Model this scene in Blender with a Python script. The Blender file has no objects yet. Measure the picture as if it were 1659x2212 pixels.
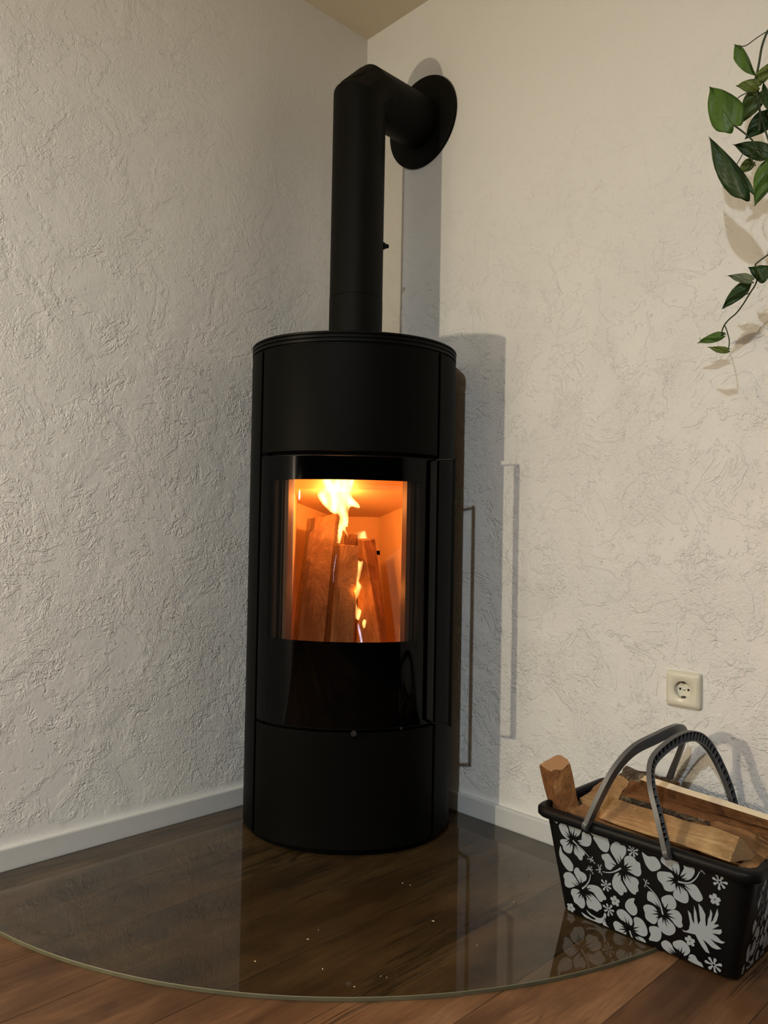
import bpy, bmesh, math, random
from mathutils import Vector, Matrix, noise
from mathutils.geometry import tessellate_polygon
S = bpy.context.scene
col = S.collection
random.seed(4)

# ------------------------------------------------------------ camera
cam = bpy.data.cameras.new('camera'); cam_o = bpy.data.objects.new('camera', cam); col.objects.link(cam_o)
cam.sensor_fit = 'HORIZONTAL'; cam.sensor_width = 36.0; cam.lens = 36.0 * 1659.32 / 1659.0
cam.clip_start = 0.02
R_, U_, B_ = (0.696479, 0.717351, 0.018), (0.00402, -0.028985, 0.999572), (0.717566, -0.696109, -0.023071)
cam_o.matrix_world = Matrix(((R_[0], U_[0], B_[0], 1.8872), (R_[1], U_[1], B_[1], -1.7141),
                             (R_[2], U_[2], B_[2], 0.8031), (0, 0, 0, 1)))
S.camera = cam_o

# ------------------------------------------------------------ world, lamps, exposure
w = bpy.data.worlds.new('dim_room'); S.world = w; w.use_nodes = True
w.node_tree.nodes['Background'].inputs[0].default_value = (1.0, 0.90, 0.74, 1)
w.node_tree.nodes['Background'].inputs[1].default_value = 0.016
S.view_settings.view_transform = 'Standard'; S.view_settings.look = 'None'
S.view_settings.exposure = 0.0; S.view_settings.gamma = 1.0; S.view_settings.use_curve_mapping = False
def point_lamp(name, loc, power, colour, radius):
    l = bpy.data.lights.new(name, 'POINT'); l.energy = power; l.color = colour; l.shadow_soft_size = radius
    o = bpy.data.objects.new(name, l); col.objects.link(o); o.location = loc; return o
point_lamp('warm_table_lamp', (0.27, -2.5, 0.97), 64, (1.0, 0.855, 0.605), 0.022)
point_lamp('ceiling_lamp', (2.0, -2.9, 2.38), 33, (1.0, 1.0, 0.92), 0.028)
dl = bpy.data.lights.new('ceiling_downlight', 'AREA'); dl.shape = 'DISK'; dl.size = 0.06; dl.energy = 42; dl.color = (0.82, 0.97, 1.10)
dlo = bpy.data.objects.new('ceiling_downlight', dl); col.objects.link(dlo); dlo.location = (2.0, -2.9, 2.34)
point_lamp('fire_glow_upper', (0.351, -0.400, 0.882), 3.0, (1.0, 0.31, 0.058), 0.010)
point_lamp('fire_glow_lower', (0.372, -0.337, 0.64), 0.6, (1.0, 0.32, 0.06), 0.006)

# ------------------------------------------------------------ measured outlines (metres or 0.1 mm)
PETALS = '1037,1644 964,1643 870,1700 817,1784 796,1871 865,1939 939,1949 993,1908 1030,1833 1042,1752 1087,1680|1116,1732 1076,1791 1048,1882 1027,1946 1054,1994 1143,2020 1208,2055 1271,2057 1331,2007 1335,1925 1292,1827 1208,1725|1229,1668 1318,1723 1346,1816 1349,1873 1390,1913 1443,1887 1513,1894 1564,1840 1554,1726 1501,1647 1407,1611 1313,1616|1044,1625 963,1621 865,1598 814,1554 819,1498 866,1455 887,1376 950,1339 1023,1341 1081,1380 1109,1475 1108,1559|1160,1547 1140,1456 1152,1375 1214,1338 1251,1294 1306,1284 1340,1337 1350,1396 1391,1423 1386,1492 1326,1543 1248,1554|1501,1974 1610,2013 1731,2022 1851,2010 1923,1950 1963,1853 1967,1773 1918,1662 1835,1635 1746,1676 1675,1764 1603,1852 1627,1880 1575,1913|816,1432 851,1322 922,1273 1009,1229 1101,1131 1105,1047 1078,981 981,963 886,1032 817,1124 777,1240 788,1359|1153,701 1078,642 979,593 899,605 877,669 881,742 855,791 887,874 971,926 1060,932 1137,873 1226,748|1268,791 1199,852 1140,931 1119,995 1162,1081 1227,1102 1272,1047 1350,1038 1410,995 1406,910 1341,845|1448,812 1558,858 1681,866 1754,823 1796,755 1847,704 1837,645 1776,623 1743,570 1683,575 1610,646 1536,703 1413,715|1369,601 1388,510 1391,398 1442,332 1520,340 1626,325 1674,377 1737,429 1725,508 1638,587 1518,641|1298,590 1236,624 1125,628 1043,577 1023,491 1068,421 1096,332 1174,303 1251,261 1315,285 1354,370 1346,452 1310,524|2153,1493 2083,1579 2000,1688 1989,1780 2037,1862 2113,1927 2185,1922 2227,1895 2299,1904 2333,1847 2321,1750 2260,1650 2206,1565|2100,1462 2023,1546 1938,1627 1848,1591 1786,1558 1791,1484 1841,1445 1852,1353 1895,1305 1977,1312 2031,1385|2269,1518 2273,1614 2319,1696 2406,1737 2491,1731 2544,1676 2613,1659 2624,1569 2637,1481 2603,1404 2532,1373 2449,1391 2294,1432|2174,1311 2085,1274 2022,1164 1995,1045 2027,947 2099,905 2170,862 2229,897 2246,957 2289,959 2320,1011 2279,1077 2225,1139 2192,1222|2260,1300 2243,1240 2255,1177 2322,1079 2405,1001 2489,991 2520,1055 2560,1083 2553,1187 2577,1262 2530,1326 2432,1332 2319,1333|3283,1722 3130,1782 3046,1838 3078,1946 3237,1998 3362,1969 3412,1821 3380,1686|3421,1686 3496,1849 3484,1900 3580,1904 3689,1913 3685,1804 3600,1679 3489,1632|3267,1675 3067,1649 2964,1586 2974,1463 3058,1394 3112,1301 3255,1329 3316,1456 3291,1545|3344,1466 3268,1301 3306,1204 3473,1182 3558,1254 3549,1402 3456,1478|3485,1544 3679,1611 3783,1513 3832,1395 3749,1311 3642,1340 3564,1434|2667,1899 2784,1851 2932,1885 3029,1790 3026,1691 2862,1580 2747,1654 2692,1779|2990,922 2830,961 2739,987 2755,1141 2838,1170 2917,1110 2982,978|2946,808 2868,896 2725,883 2649,805 2677,706 2693,593 2814,541 2896,573 2941,689|3091,960 3035,1056 3038,1135 3160,1228 3258,1234 3323,1123 3289,1005 3170,951|3127,857 3229,963 3347,988 3421,911 3417,795 3434,734 3374,673 3297,691 3222,758|3023,740 2939,649 2955,517 3052,439 3171,447 3273,546 3286,648 3220,718 3123,759|2476,911 2347,853 2267,733 2273,635 2377,553 2462,565 2518,646 2511,744 2451,822|2770,465 2904,517 2993,474 2998,339 2924,230 2821,198 2739,195 2785,312 2756,380|2304,343 2154,366 2071,457 2096,538 2207,590 2313,548 2405,463 2389,336|2256,202 2151,283 2042,292 1984,219 2013,127 2053,41 2161,2 2250,58|2429,271 2444,377 2438,496 2504,551 2608,541 2668,484 2716,384 2712,283 2637,213 2511,213|2466,145 2593,176 2675,129 2662,64 2715,6 2587,13 2485,92|3296,111 3139,103 3021,152 2994,239 3087,320 3185,298 3241,204|3339,225 3243,263 3230,345 3366,439 3462,439 3545,368 3551,276 3452,167 3415,200|3507,104 3550,237 3645,258 3699,186 3773,160 3806,42 3766,-22 3635,-32 3523,15|2814,14 2917,50 3037,41 2995,-11|1378,280 1453,238 1560,209 1682,213 1760,271 1795,367 1838,328 1804,232 1771,164 1614,48 1522,54 1368,79 1255,178 1372,151 1526,125 1589,164 1436,204|1180,99 1210,54 1304,33 1243,73|1791,292 1832,128 1998,21 1893,32 1750,96'
FERN = '3412,659 3489,660 3548,712 3575,837 3560,945 3538,1079 3593,1034 3621,912 3656,859 3653,1037 3663,1211 3702,1094 3716,948 3732,879 3772,970 3758,1115 3745,1279 3808,1228 3869,1120 3865,1006 3871,896 3900,935 3912,1043 3952,1151 3965,1258 3999,1187 3983,1089 3966,1008 4004,1059 4043,1167 4093,1315 4108,1210 4077,1088 4020,991 4102,1023 4110,999 3980,883 4153,951 4160,899 4123,847 3978,811 4067,788 4137,742 4217,737 4154,689 4028,679 3938,698 4026,641 4141,586 4059,543 3969,543 3879,600 3807,627 3877,524 3924,413 3855,412 3783,485 3713,589 3668,665 3564,647 3449,631'
STAMENS = '1125,1650 1233,1584 1371,1515 1499,1416|1302,690 1401,796 1485,937 1514,1073|2207,1424 2057,1305 1922,1239 1794,1216|3375,1560 3570,1600 3710,1731 3796,1895|3050,808 2994,1021 2898,1162 2719,1276|2342,216 2400,78 2471,6|3356,59 3370,17 3388,-20'
DOTS = '1489,1371 1569,1439 1582,1381 1617,1330 1458,1368 1525,1328 1521,1396|1416,1123 1482,1216 1544,1229 1557,1171 1569,1098 1502,1153 1449,1177|1700,1316 1650,1202 1709,1167 1768,1146 1750,1250 1726,1214 1762,1336|3771,1941 3851,1954 3875,1882 3812,1982 3823,1904|2682,1361 2743,1363 2782,1318 2697,1228 2720,1296'
DAISIES = [(2474, 1852, 135, 7), (1857, 949, 139, 7), (1896, 468, 143, 7), (4145, 1821, 157, 7), (3991, 226, 171, 7), (735, 1976, 81, 5), (2046, 702, 107, 5), (1008, 177, 101, 5), (4053, 1467, 109, 5), (3563, 500, 101, 5)]
CENTRES = [(1118, 1654), (1309, 657), (2250, 1418), (3362, 1583), (3056, 820), (2332, 233), (3363, 101)]
LEAVES = [(1.2985, -0.2, 1.7565, 1.3296, -0.2, 1.6865, 0.0178, 0.0047, 0), (1.2985, -0.225, 1.593, 1.2539, -0.235, 1.6849, 0.0305, 0.0305, 0), (1.3195, -0.2, 1.4657, 1.2506, -0.23, 1.5887, 0.0111, 0.0305, 1), (1.3308, -0.19, 1.6696, 1.2918, -0.2, 1.6832, 0.013, 0.0111, 3), (1.3269, -0.175, 1.6661, 1.2926, -0.17, 1.6212, 0.0206, 0.0178, 2), (1.3286, -0.19, 1.6799, 1.36, -0.2, 1.7015, 0.013, 0.0111, 3), (1.3588, -0.2, 1.6135, 1.3384, -0.19, 1.6778, 0.0073, 0.0109, 1), (1.3414, -0.17, 1.619, 1.3031, -0.18, 1.5819, 0.0177, 0.0205, 1), (1.3427, -0.165, 1.5451, 1.2762, -0.175, 1.5817, 0.0158, 0.0177, 1), (1.3621, -0.215, 1.5023, 1.3373, -0.22, 1.4281, 0.0189, 0.0198, 0), (1.3158, -0.19, 1.471, 1.2729, -0.2, 1.4857, 0.0041, 0.0037, 1), (1.3059, -0.15, 1.5457, 1.2762, -0.15, 1.5322, 0.0114, 0.0114, 3), (1.3397, -0.15, 1.3269, 1.299, -0.15, 1.3361, 0.0037, 0.0309, 1), (1.3094, -0.16, 1.3049, 1.2648, -0.165, 1.3236, 0.0113, 0.0085, 4), (1.2955, -0.145, 1.3048, 1.2477, -0.15, 1.2629, 0.0134, 0.0134, 1), (1.2277, -0.095, 1.2228, 1.1726, -0.095, 1.2151, 0.0111, 0.0091, 0), (1.2598, -0.145, 1.1795, 1.219, -0.15, 1.1899, 0.0043, 0.0093, 3)]
VINES = [(0.0022, [(1.3562, -0.2, 1.7661), (1.3501, -0.2, 1.7633), (1.3407, -0.2, 1.7397), (1.3356, -0.2, 1.7101), (1.326, -0.19, 1.681), (1.3252, -0.18, 1.6572), (1.3307, -0.18, 1.621), (1.3328, -0.19, 1.5825)]), (0.001, [(1.3501, -0.2, 1.7643), (1.3318, -0.2, 1.7605), (1.3122, -0.2, 1.7543), (1.3013, -0.2, 1.7572), (1.2888, -0.2, 1.7657)]), (0.0016, [(1.2985, -0.225, 1.593), (1.3099, -0.21, 1.5814), (1.3224, -0.2, 1.5657), (1.3295, -0.19, 1.5519), (1.3348, -0.18, 1.5405)]), (0.0014, [(1.3331, -0.19, 1.5469), (1.3244, -0.2, 1.5388), (1.3264, -0.21, 1.5234), (1.3354, -0.215, 1.5057)]), (0.0009, [(1.3197, -0.2, 1.5629), (1.3064, -0.2, 1.5431), (1.2968, -0.21, 1.5183)]), (0.001, [(1.327, -0.19, 1.6618), (1.3126, -0.19, 1.6656), (1.3037, -0.195, 1.6624), (1.2965, -0.2, 1.6575)]), (0.0012, [(1.3288, -0.18, 1.652), (1.3448, -0.18, 1.6288)]), (0.0018, [(1.3307, -0.18, 1.621), (1.3417, -0.17, 1.5718), (1.3506, -0.17, 1.5462), (1.3457, -0.16, 1.4874), (1.3408, -0.15, 1.4355), (1.3448, -0.15, 1.3589)]), (0.0015, [(1.3448, -0.15, 1.3577), (1.3364, -0.15, 1.3523), (1.3217, -0.15, 1.3445), (1.3127, -0.15, 1.3371), (1.3146, -0.145, 1.3226), (1.3111, -0.14, 1.3054), (1.2956, -0.13, 1.2899), (1.2779, -0.12, 1.2723), (1.2608, -0.11, 1.26), (1.2453, -0.105, 1.252), (1.2335, -0.1, 1.243), (1.227, -0.096, 1.2328), (1.2257, -0.095, 1.2231)]), (0.001, [(1.2947, -0.13, 1.2901), (1.2816, -0.135, 1.2858), (1.2666, -0.14, 1.277), (1.2516, -0.15, 1.2631)]), (0.0012, [(1.2345, -0.1, 1.2408), (1.2476, -0.12, 1.2206), (1.2596, -0.14, 1.197), (1.2598, -0.145, 1.1795)]), (0.0009, [(1.2257, -0.095, 1.2241), (1.2366, -0.1, 1.2227)]), (0.0006, [(1.1892, -0.095, 1.2169), (1.182, -0.095, 1.2202), (1.1788, -0.095, 1.2269)]), (0.001, [(1.345, -0.15, 1.337), (1.3365, -0.15, 1.3362)])]
FLAMES = [(0.425, 0.72, [(-686, 9357), (-681, 9103), (-775, 9019), (-864, 8947), (-834, 8818), (-743, 8688), (-649, 8582), (-555, 8486), (-433, 8427), (-334, 8417), (-301, 8320), (-332, 8121), (-366, 7869), (-387, 7639), (-350, 7614), (-286, 7628), (-256, 7744), (-229, 7821), (-194, 7973), (-150, 7924), (-102, 7849), (-59, 7735), (-47, 7824), (-74, 7925), (-110, 8000), (-108, 8075), (-57, 8101), (-34, 8324), (-22, 8520), (42, 8618), (189, 8591), (275, 8597), (276, 8658), (216, 8752), (120, 8834), (61, 8928), (56, 9033), (107, 9162), (136, 9278), (145, 9370)]), (0.49, 0, [(236, 7206), (298, 7182), (372, 7196), (379, 7098), (330, 6826), (307, 6727), (284, 6641), (360, 6519), (326, 6384), (279, 6260), (220, 6111), (260, 5965), (355, 5869), (338, 5721), (291, 5598), (217, 5621), (154, 5717), (156, 5987), (176, 6233), (194, 6602), (222, 6898)]), (0.36, 0, [(94, 7899), (159, 7965), (250, 7980), (368, 8003), (417, 7904), (450, 7800), (504, 7736), (466, 7670), (349, 7615), (257, 7626), (242, 7718), (136, 7768)]), (0.54, 0, [(273, 5536), (315, 5585), (354, 5466), (397, 5300), (433, 5061), (374, 5012), (334, 5227), (295, 5393)]), (0.53, 0, [(394, 5622), (453, 5691), (514, 5649), (509, 5553), (482, 5456), (434, 5431), (396, 5526)]), (0.5, 0, [(-346, 7370), (-326, 7334), (-358, 7088), (-385, 6843), (-381, 6623), (-410, 6622), (-414, 6842), (-383, 7137)])]
CHIPS = [(0.67, -0.454), (0.688, -0.448), (0.708, -0.879), (0.81, -0.803), (0.897, -0.741), (0.907, -0.736), (0.889, -0.797), (0.83, -0.528), (0.892, -0.339), (0.7, -0.723), (0.713, -0.76), (0.948, -0.533)]

# ------------------------------------------------------------ helpers
SQ = math.sqrt(0.5)
def W(u, v, z):            # stove frame: u out of the corner along its diagonal, v to the right, z up
    return Vector(((u + v) * SQ, (v - u) * SQ, z))
LOC = {}
def link(o, parent, loc):
    col.objects.link(o); loc = Vector(loc); LOC[o.name] = loc
    if parent is not None:
        o.parent = parent; o.location = loc - LOC[parent.name]
    else:
        o.location = loc
    return o
def tag(o, label=None, cat=None, group=None, kind=None):
    if label: o['label'] = label
    if cat: o['category'] = cat
    if group: o['group'] = group
    if kind: o['kind'] = kind
    return o
def thing(name, loc, label, cat, group=None):
    return tag(link(bpy.data.objects.new(name, None), None, loc), label, cat, group)
class MB:
    def __init__(s): s.v = []; s.f = []; s.m = []
    def add(s, vs, fs, m=0):
        b = len(s.v); s.v += [Vector(x) for x in vs]; s.f += [tuple(i + b for i in f) for f in fs]; s.m += [m] * len(fs); return s
    def box(s, a, b, m=0):
        x0, y0, z0 = a; x1, y1, z1 = b
        return s.add([(x0,y0,z0),(x1,y0,z0),(x1,y1,z0),(x0,y1,z0),(x0,y0,z1),(x1,y0,z1),(x1,y1,z1),(x0,y1,z1)],
                     [(0,3,2,1),(4,5,6,7),(0,1,5,4),(1,2,6,5),(2,3,7,6),(3,0,4,7)], m)
    def loft(s, rings, close=True, caps=True, m=0, mc=None):
        n = len(rings[0]); b = len(s.v)
        for r in rings: s.v += [Vector(x) for x in r]
        fs = []
        for i in range(len(rings) - 1):
            for j in range(n if close else n - 1):
                k = (j + 1) % n
                fs.append((b + i*n + j, b + i*n + k, b + (i+1)*n + k, b + (i+1)*n + j))
        s.f += fs; s.m += [m] * len(fs)
        if caps and close:
            s.f.append(tuple(b + j for j in range(n))[::-1]); s.f.append(tuple(b + (len(rings)-1)*n + j for j in range(n)))
            s.m += [m if mc is None else mc] * 2
        return s
    def tube(s, pts, r, n=8, caps=True, m=0):
        pts = [Vector(p) for p in pts]; rad = r if isinstance(r, (list, tuple)) else [r] * len(pts)
        t = (pts[1] - pts[0]).normalized(); a = t.orthogonal().normalized(); rings = []
        for i, p in enumerate(pts):
            d = (pts[min(i+1, len(pts)-1)] - pts[max(i-1, 0)]).normalized()
            a = (a - d * a.dot(d)).normalized(); b = d.cross(a)
            rings.append([p + (a * math.cos(2*math.pi*k/n) + b * math.sin(2*math.pi*k/n)) * rad[i] for k in range(n)])
        return s.loft(rings, True, caps, m)
    def cyl(s, p, axis, prof, n=32, m=0):   # prof: (distance along axis, radius)
        axis = Vector(axis).normalized(); a = axis.orthogonal().normalized(); b = axis.cross(a); p = Vector(p)
        return s.loft([[p + axis*h + (a*math.cos(2*math.pi*k/n) + b*math.sin(2*math.pi*k/n))*r for k in range(n)] for h, r in prof], True, True, m)
    def build(s, name, mats, parent=None, loc=None, smooth=False, bevel=0, angle=35, segs=2):
        if loc is None:
            loc = (LOC[parent.name] if parent is not None else sum(s.v, Vector()) / len(s.v))
            if parent is None: loc = Vector((loc.x, loc.y, min(v.z for v in s.v)))
        loc = Vector(loc)
        me = bpy.data.meshes.new(name); me.from_pydata([v - loc for v in s.v], [], s.f)
        if not isinstance(mats, (list, tuple)): mats = [mats]
        for mt in mats: me.materials.append(mt)
        for p, i in zip(me.polygons, s.m): p.material_index = i
        bm = bmesh.new(); bm.from_mesh(me); bmesh.ops.recalc_face_normals(bm, faces=bm.faces); bm.to_mesh(me); bm.free()
        o = bpy.data.objects.new(name, me); link(o, parent, loc)
        if smooth:
            for p in me.polygons: p.use_smooth = True
            me.set_sharp_from_angle(angle=math.radians(angle))
        if bevel:
            b = o.modifiers.new('bevel', 'BEVEL'); b.width = bevel; b.segments = segs; b.limit_method = 'ANGLE'; b.angle_limit = math.radians(40)
        return o
def catmull(pts, k=4, closed=True):
    n = len(pts); out = []
    for i in range(n if closed else n - 1):
        g = (lambda j: pts[j % n]) if closed else (lambda j: pts[min(max(j, 0), n - 1)])
        p0, p1, p2, p3 = Vector(g(i-1)), Vector(g(i)), Vector(g(i+1)), Vector(g(i+2))
        for q in range(k):
            t = q / k
            out.append(0.5 * ((2*p1) + (p2 - p0)*t + (2*p0 - 5*p1 + 4*p2 - p3)*t*t + (3*p1 - p0 - 3*p2 + p3)*t*t*t))
    if not closed: out.append(Vector(pts[-1]))
    return out

# ------------------------------------------------------------ materials
class NT:
    def __init__(s, name):
        s.mat = bpy.data.materials.new(name); s.mat.use_nodes = True; s.t = s.mat.node_tree
        s.bsdf = s.t.nodes['Principled BSDF']; s.out = s.t.nodes['Material Output']
    def n(s, kind, **kw):
        x = s.t.nodes.new(kind)
        for k, v in kw.items():
            if hasattr(x, k): setattr(x, k, v)
            else: x.inputs[k.replace('_', ' ')].default_value = v
        return x
    def l(s, a, b): s.t.links.new(a, b)
    def coord(s, scale=(1,1,1), rot=(0,0,0), kind='Object', rnd=False):
        tc = s.n('ShaderNodeTexCoord'); mp = s.n('ShaderNodeMapping'); mp.inputs['Scale'].default_value = scale; mp.inputs['Rotation'].default_value = rot
        s.l(tc.outputs[kind], mp.inputs['Vector'])
        if rnd:
            oi = s.n('ShaderNodeObjectInfo'); mu = s.n('ShaderNodeVectorMath', operation='SCALE'); cb = s.n('ShaderNodeCombineXYZ')
            s.l(oi.outputs['Random'], cb.inputs[0]); s.l(oi.outputs['Random'], cb.inputs[1]); s.l(cb.outputs[0], mu.inputs[0]); mu.inputs['Scale'].default_value = 37.0
            s.l(mu.outputs[0], mp.inputs['Location'])
        return mp.outputs[0]
    def noise(s, vec, scale, detail=3, rough=.55, dist=0.0):
        x = s.n('ShaderNodeTexNoise'); x.inputs['Scale'].default_value = scale; x.inputs['Detail'].default_value = detail
        x.inputs['Roughness'].default_value = rough; x.inputs['Distortion'].default_value = dist; s.l(vec, x.inputs['Vector']); return x.outputs['Fac']
    def ramp(s, fac, stops, interp='LINEAR'):
        r = s.n('ShaderNodeValToRGB'); e = r.color_ramp.elements; r.color_ramp.interpolation = interp
        while len(e) < len(stops): e.new(0.5)
        for x, (p, c) in zip(e, stops):
            x.position = p; x.color = (c, c, c, 1) if isinstance(c, (int, float)) else (*c, 1)
        s.l(fac, r.inputs[0]); return r.outputs[0]
    def math(s, op, a, b=None, c=None):
        m = s.n('ShaderNodeMath', operation=op)
        for i, x in enumerate((a, b, c)):
            if x is None: continue
            if isinstance(x, (int, float)): m.inputs[i].default_value = x
            else: s.l(x, m.inputs[i])
        return m.outputs[0]
    def mix(s, fac, a, b, mode='MIX'):
        m = s.n('ShaderNodeMixRGB', blend_type=mode)
        for i, x in enumerate((fac, a, b)):
            if isinstance(x, (int, float)): m.inputs[i].default_value = x if i == 0 else (x, x, x, 1)
            elif isinstance(x, tuple): m.inputs[i].default_value = (*x, 1)
            else: s.l(x, m.inputs[i])
        return m.outputs[0]
    def bump(s, h, dist, strength=1.0):
        b = s.n('ShaderNodeBump'); b.inputs['Distance'].default_value = dist; b.inputs['Strength'].default_value = strength
        s.l(h, b.inputs['Height']); s.l(b.outputs[0], s.bsdf.inputs['Normal'])
    def base(s, x):
        if isinstance(x, tuple): s.bsdf.inputs['Base Color'].default_value = (*x, 1)
        else: s.l(x, s.bsdf.inputs['Base Color'])
    def set(s, **kw):
        for k, v in kw.items():
            k = k.replace('_', ' ')
            if isinstance(v, (int, float)): s.bsdf.inputs[k].default_value = v
            else: s.l(v, s.bsdf.inputs[k])

def plain(name, rgb, rough=.5, metal=0.0, spec=.5, grain=0.0, gscale=300):
    m = NT(name); v = m.coord()
    f = m.noise(v, 60, 3); m.base(m.mix(m.math('MULTIPLY', f, .25), rgb, tuple(c*.75 for c in rgb)))
    m.set(Roughness=rough, Metallic=metal); m.bsdf.inputs['Specular IOR Level'].default_value = spec
    if grain: m.bump(m.noise(v, gscale, 2), grain)
    return m.mat

def plaster_mat():
    m = NT('trowelled_plaster'); v = m.coord()
    def term(h, t, k): return m.math('ADD', h, m.math('MULTIPLY', t, k))
    # sand grain, strong in patches and nearly absent where the trowel smoothed it
    rough = m.ramp(m.noise(v, 5.5, 3, .6, .5), [(.40, 0.18), (.58, 1.0)])
    h = m.math('MULTIPLY', m.math('MULTIPLY', m.noise(v, 210, 3, .62, .3), rough), 1.0)
    h = term(h, m.math('MULTIPLY', m.noise(v, 95, 2, .5, .9), rough), .95)
    # broken scratches and ridges
    def lines(scale, width, dist, ms, lo, hi):
        a = m.math('ABSOLUTE', m.math('SUBTRACT', m.noise(v, scale, 3, .6, dist), .5))
        return m.math('MULTIPLY', m.ramp(a, [(0.0, 1.0), (width, 0.0)], 'EASE'), m.ramp(m.noise(v, ms, 3, .65, .4), [(lo, 0.0), (hi, 1.0)]))
    h = term(h, lines(13, .034, .9, 10, .57, .63), -.62)
    h = term(h, lines(30, .075, .7, 7.3, .55, .63), .48)
    h = term(h, lines(42, .095, .5, 12.7, .56, .64), -.50)
    # flakes with one crisp edge
    h = term(h, m.ramp(m.noise(v, 8, 5, .68, .7), [(.52, 0.0), (.534, .75), (.62, 1.0), (.80, .1)]), .60)
    h = term(h, m.ramp(m.noise(v, 70, 1, .4), [(.69, 0.0), (.75, 1.0)]), .55)
    # smoothed strip just above the baseboard, calmer towards the ceiling and towards the corner of the right wall
    sx = m.n('ShaderNodeSeparateXYZ'); tc = m.n('ShaderNodeTexCoord'); m.l(tc.outputs['Object'], sx.inputs[0])
    def rng(sock, a, b_, c, d):
        r = m.n('ShaderNodeMapRange', interpolation_type='SMOOTHSTEP'); m.l(sx.outputs[sock], r.inputs[0])
        for k, x in zip((1, 2, 3, 4), (a, b_, c, d)): r.inputs[k].default_value = x
        return r.outputs[0]
    lo = rng('Z', .062, .095, .12, 1.0); hi = rng('Z', 1.2, 2.1, 1.0, .25)
    h = m.math('MULTIPLY', h, m.math('MULTIPLY', rng('X', .0, .25, 1.0, 1.12), 1.0))
    h = m.math('MULTIPLY', h, m.math('MULTIPLY', lo, m.math('MAXIMUM', hi, rng("Y", -.9, -.2, .8, 0.0))))
    m.base(m.mix(m.math('MULTIPLY', m.noise(v, 3, 2), .5), (.83, .81, .78), (.79, .77, .74)))
    m.set(Roughness=.75); m.bsdf.inputs['Specular IOR Level'].default_value = .25
    m.bump(h, .0021, 1.0)
    return m.mat

def vinyl_mat(name, rnd=True):
    m = NT(name)
    C = lambda *s: m.coord(s, rnd=rnd)
    broad = m.noise(C(9, 2.1, 9), 1.0, 5, .62, .9); blotch = m.noise(C(4.5, 3.0, 4.5), 1.0, 3, .6, .5)
    c = m.ramp(m.math('ADD', m.math('MULTIPLY', broad, .6), m.math('MULTIPLY', blotch, .4)),
               [(.30, (.040, .018, .008)), (.44, (.110, .052, .022)), (.55, (.185, .092, .041)), (.68, (.275, .150, .075))])
    grain = m.noise(C(120, 9, 120), 1.0, 4, .65, .5)
    c = m.mix(m.math('MULTIPLY', m.ramp(grain, [(.40, 1.0), (.58, 0.0)]), .26), c, (.042, .020, .009))
    fine = m.noise(C(260, 60, 260), 1.0, 2, .6)
    c = m.mix(m.math('MULTIPLY', fine, .22), c, (.03, .016, .009))
    cr = m.math('ABSOLUTE', m.math('SUBTRACT', m.noise(C(8, .5, 8), 1.0, 5, .66, 1.0), .5))
    ck = m.ramp(m.noise(C(4, 1.8, 4), 1.0, 2, .5), [(.48, 0.0), (.60, 1.0)])
    crack = m.math('MULTIPLY', m.ramp(cr, [(0.0, 1.0), (.014, 0.0)]), ck)
    c = m.mix(m.math('MULTIPLY', crack, .85), c, (.016, .008, .004))
    vo = m.n('ShaderNodeTexVoronoi'); m.l(C(7.5, 4.0, 7.5), vo.inputs['Vector']); vo.inputs['Scale'].default_value = 1.0
    dn = m.math('ADD', vo.outputs['Distance'], m.math('MULTIPLY', m.math('SUBTRACT', m.noise(C(60, 40, 60), 1.0, 3), .5), .16))
    kn = m.ramp(dn, [(.05, 1.0), (.10, .45), (.13, .75), (.22, 0.0)])
    c = m.mix(m.math('MULTIPLY', kn, .72), c, (.028, .012, .006))
    oi = m.n('ShaderNodeObjectInfo'); hv = m.n('ShaderNodeHueSaturation'); m.l(c, hv.inputs['Color'])
    m.l(m.math('ADD', m.math('MULTIPLY', oi.outputs['Random'], .45), .85), hv.inputs['Value'])
    m.base(hv.outputs[0]); m.set(Roughness=.52); m.bsdf.inputs['Specular IOR Level'].default_value = .3
    h = m.math('SUBTRACT', m.math('MULTIPLY', grain, .35), m.math('ADD', crack, m.math('MULTIPLY', kn, .3)))
    m.bump(h, .0008)
    return m.mat

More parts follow.
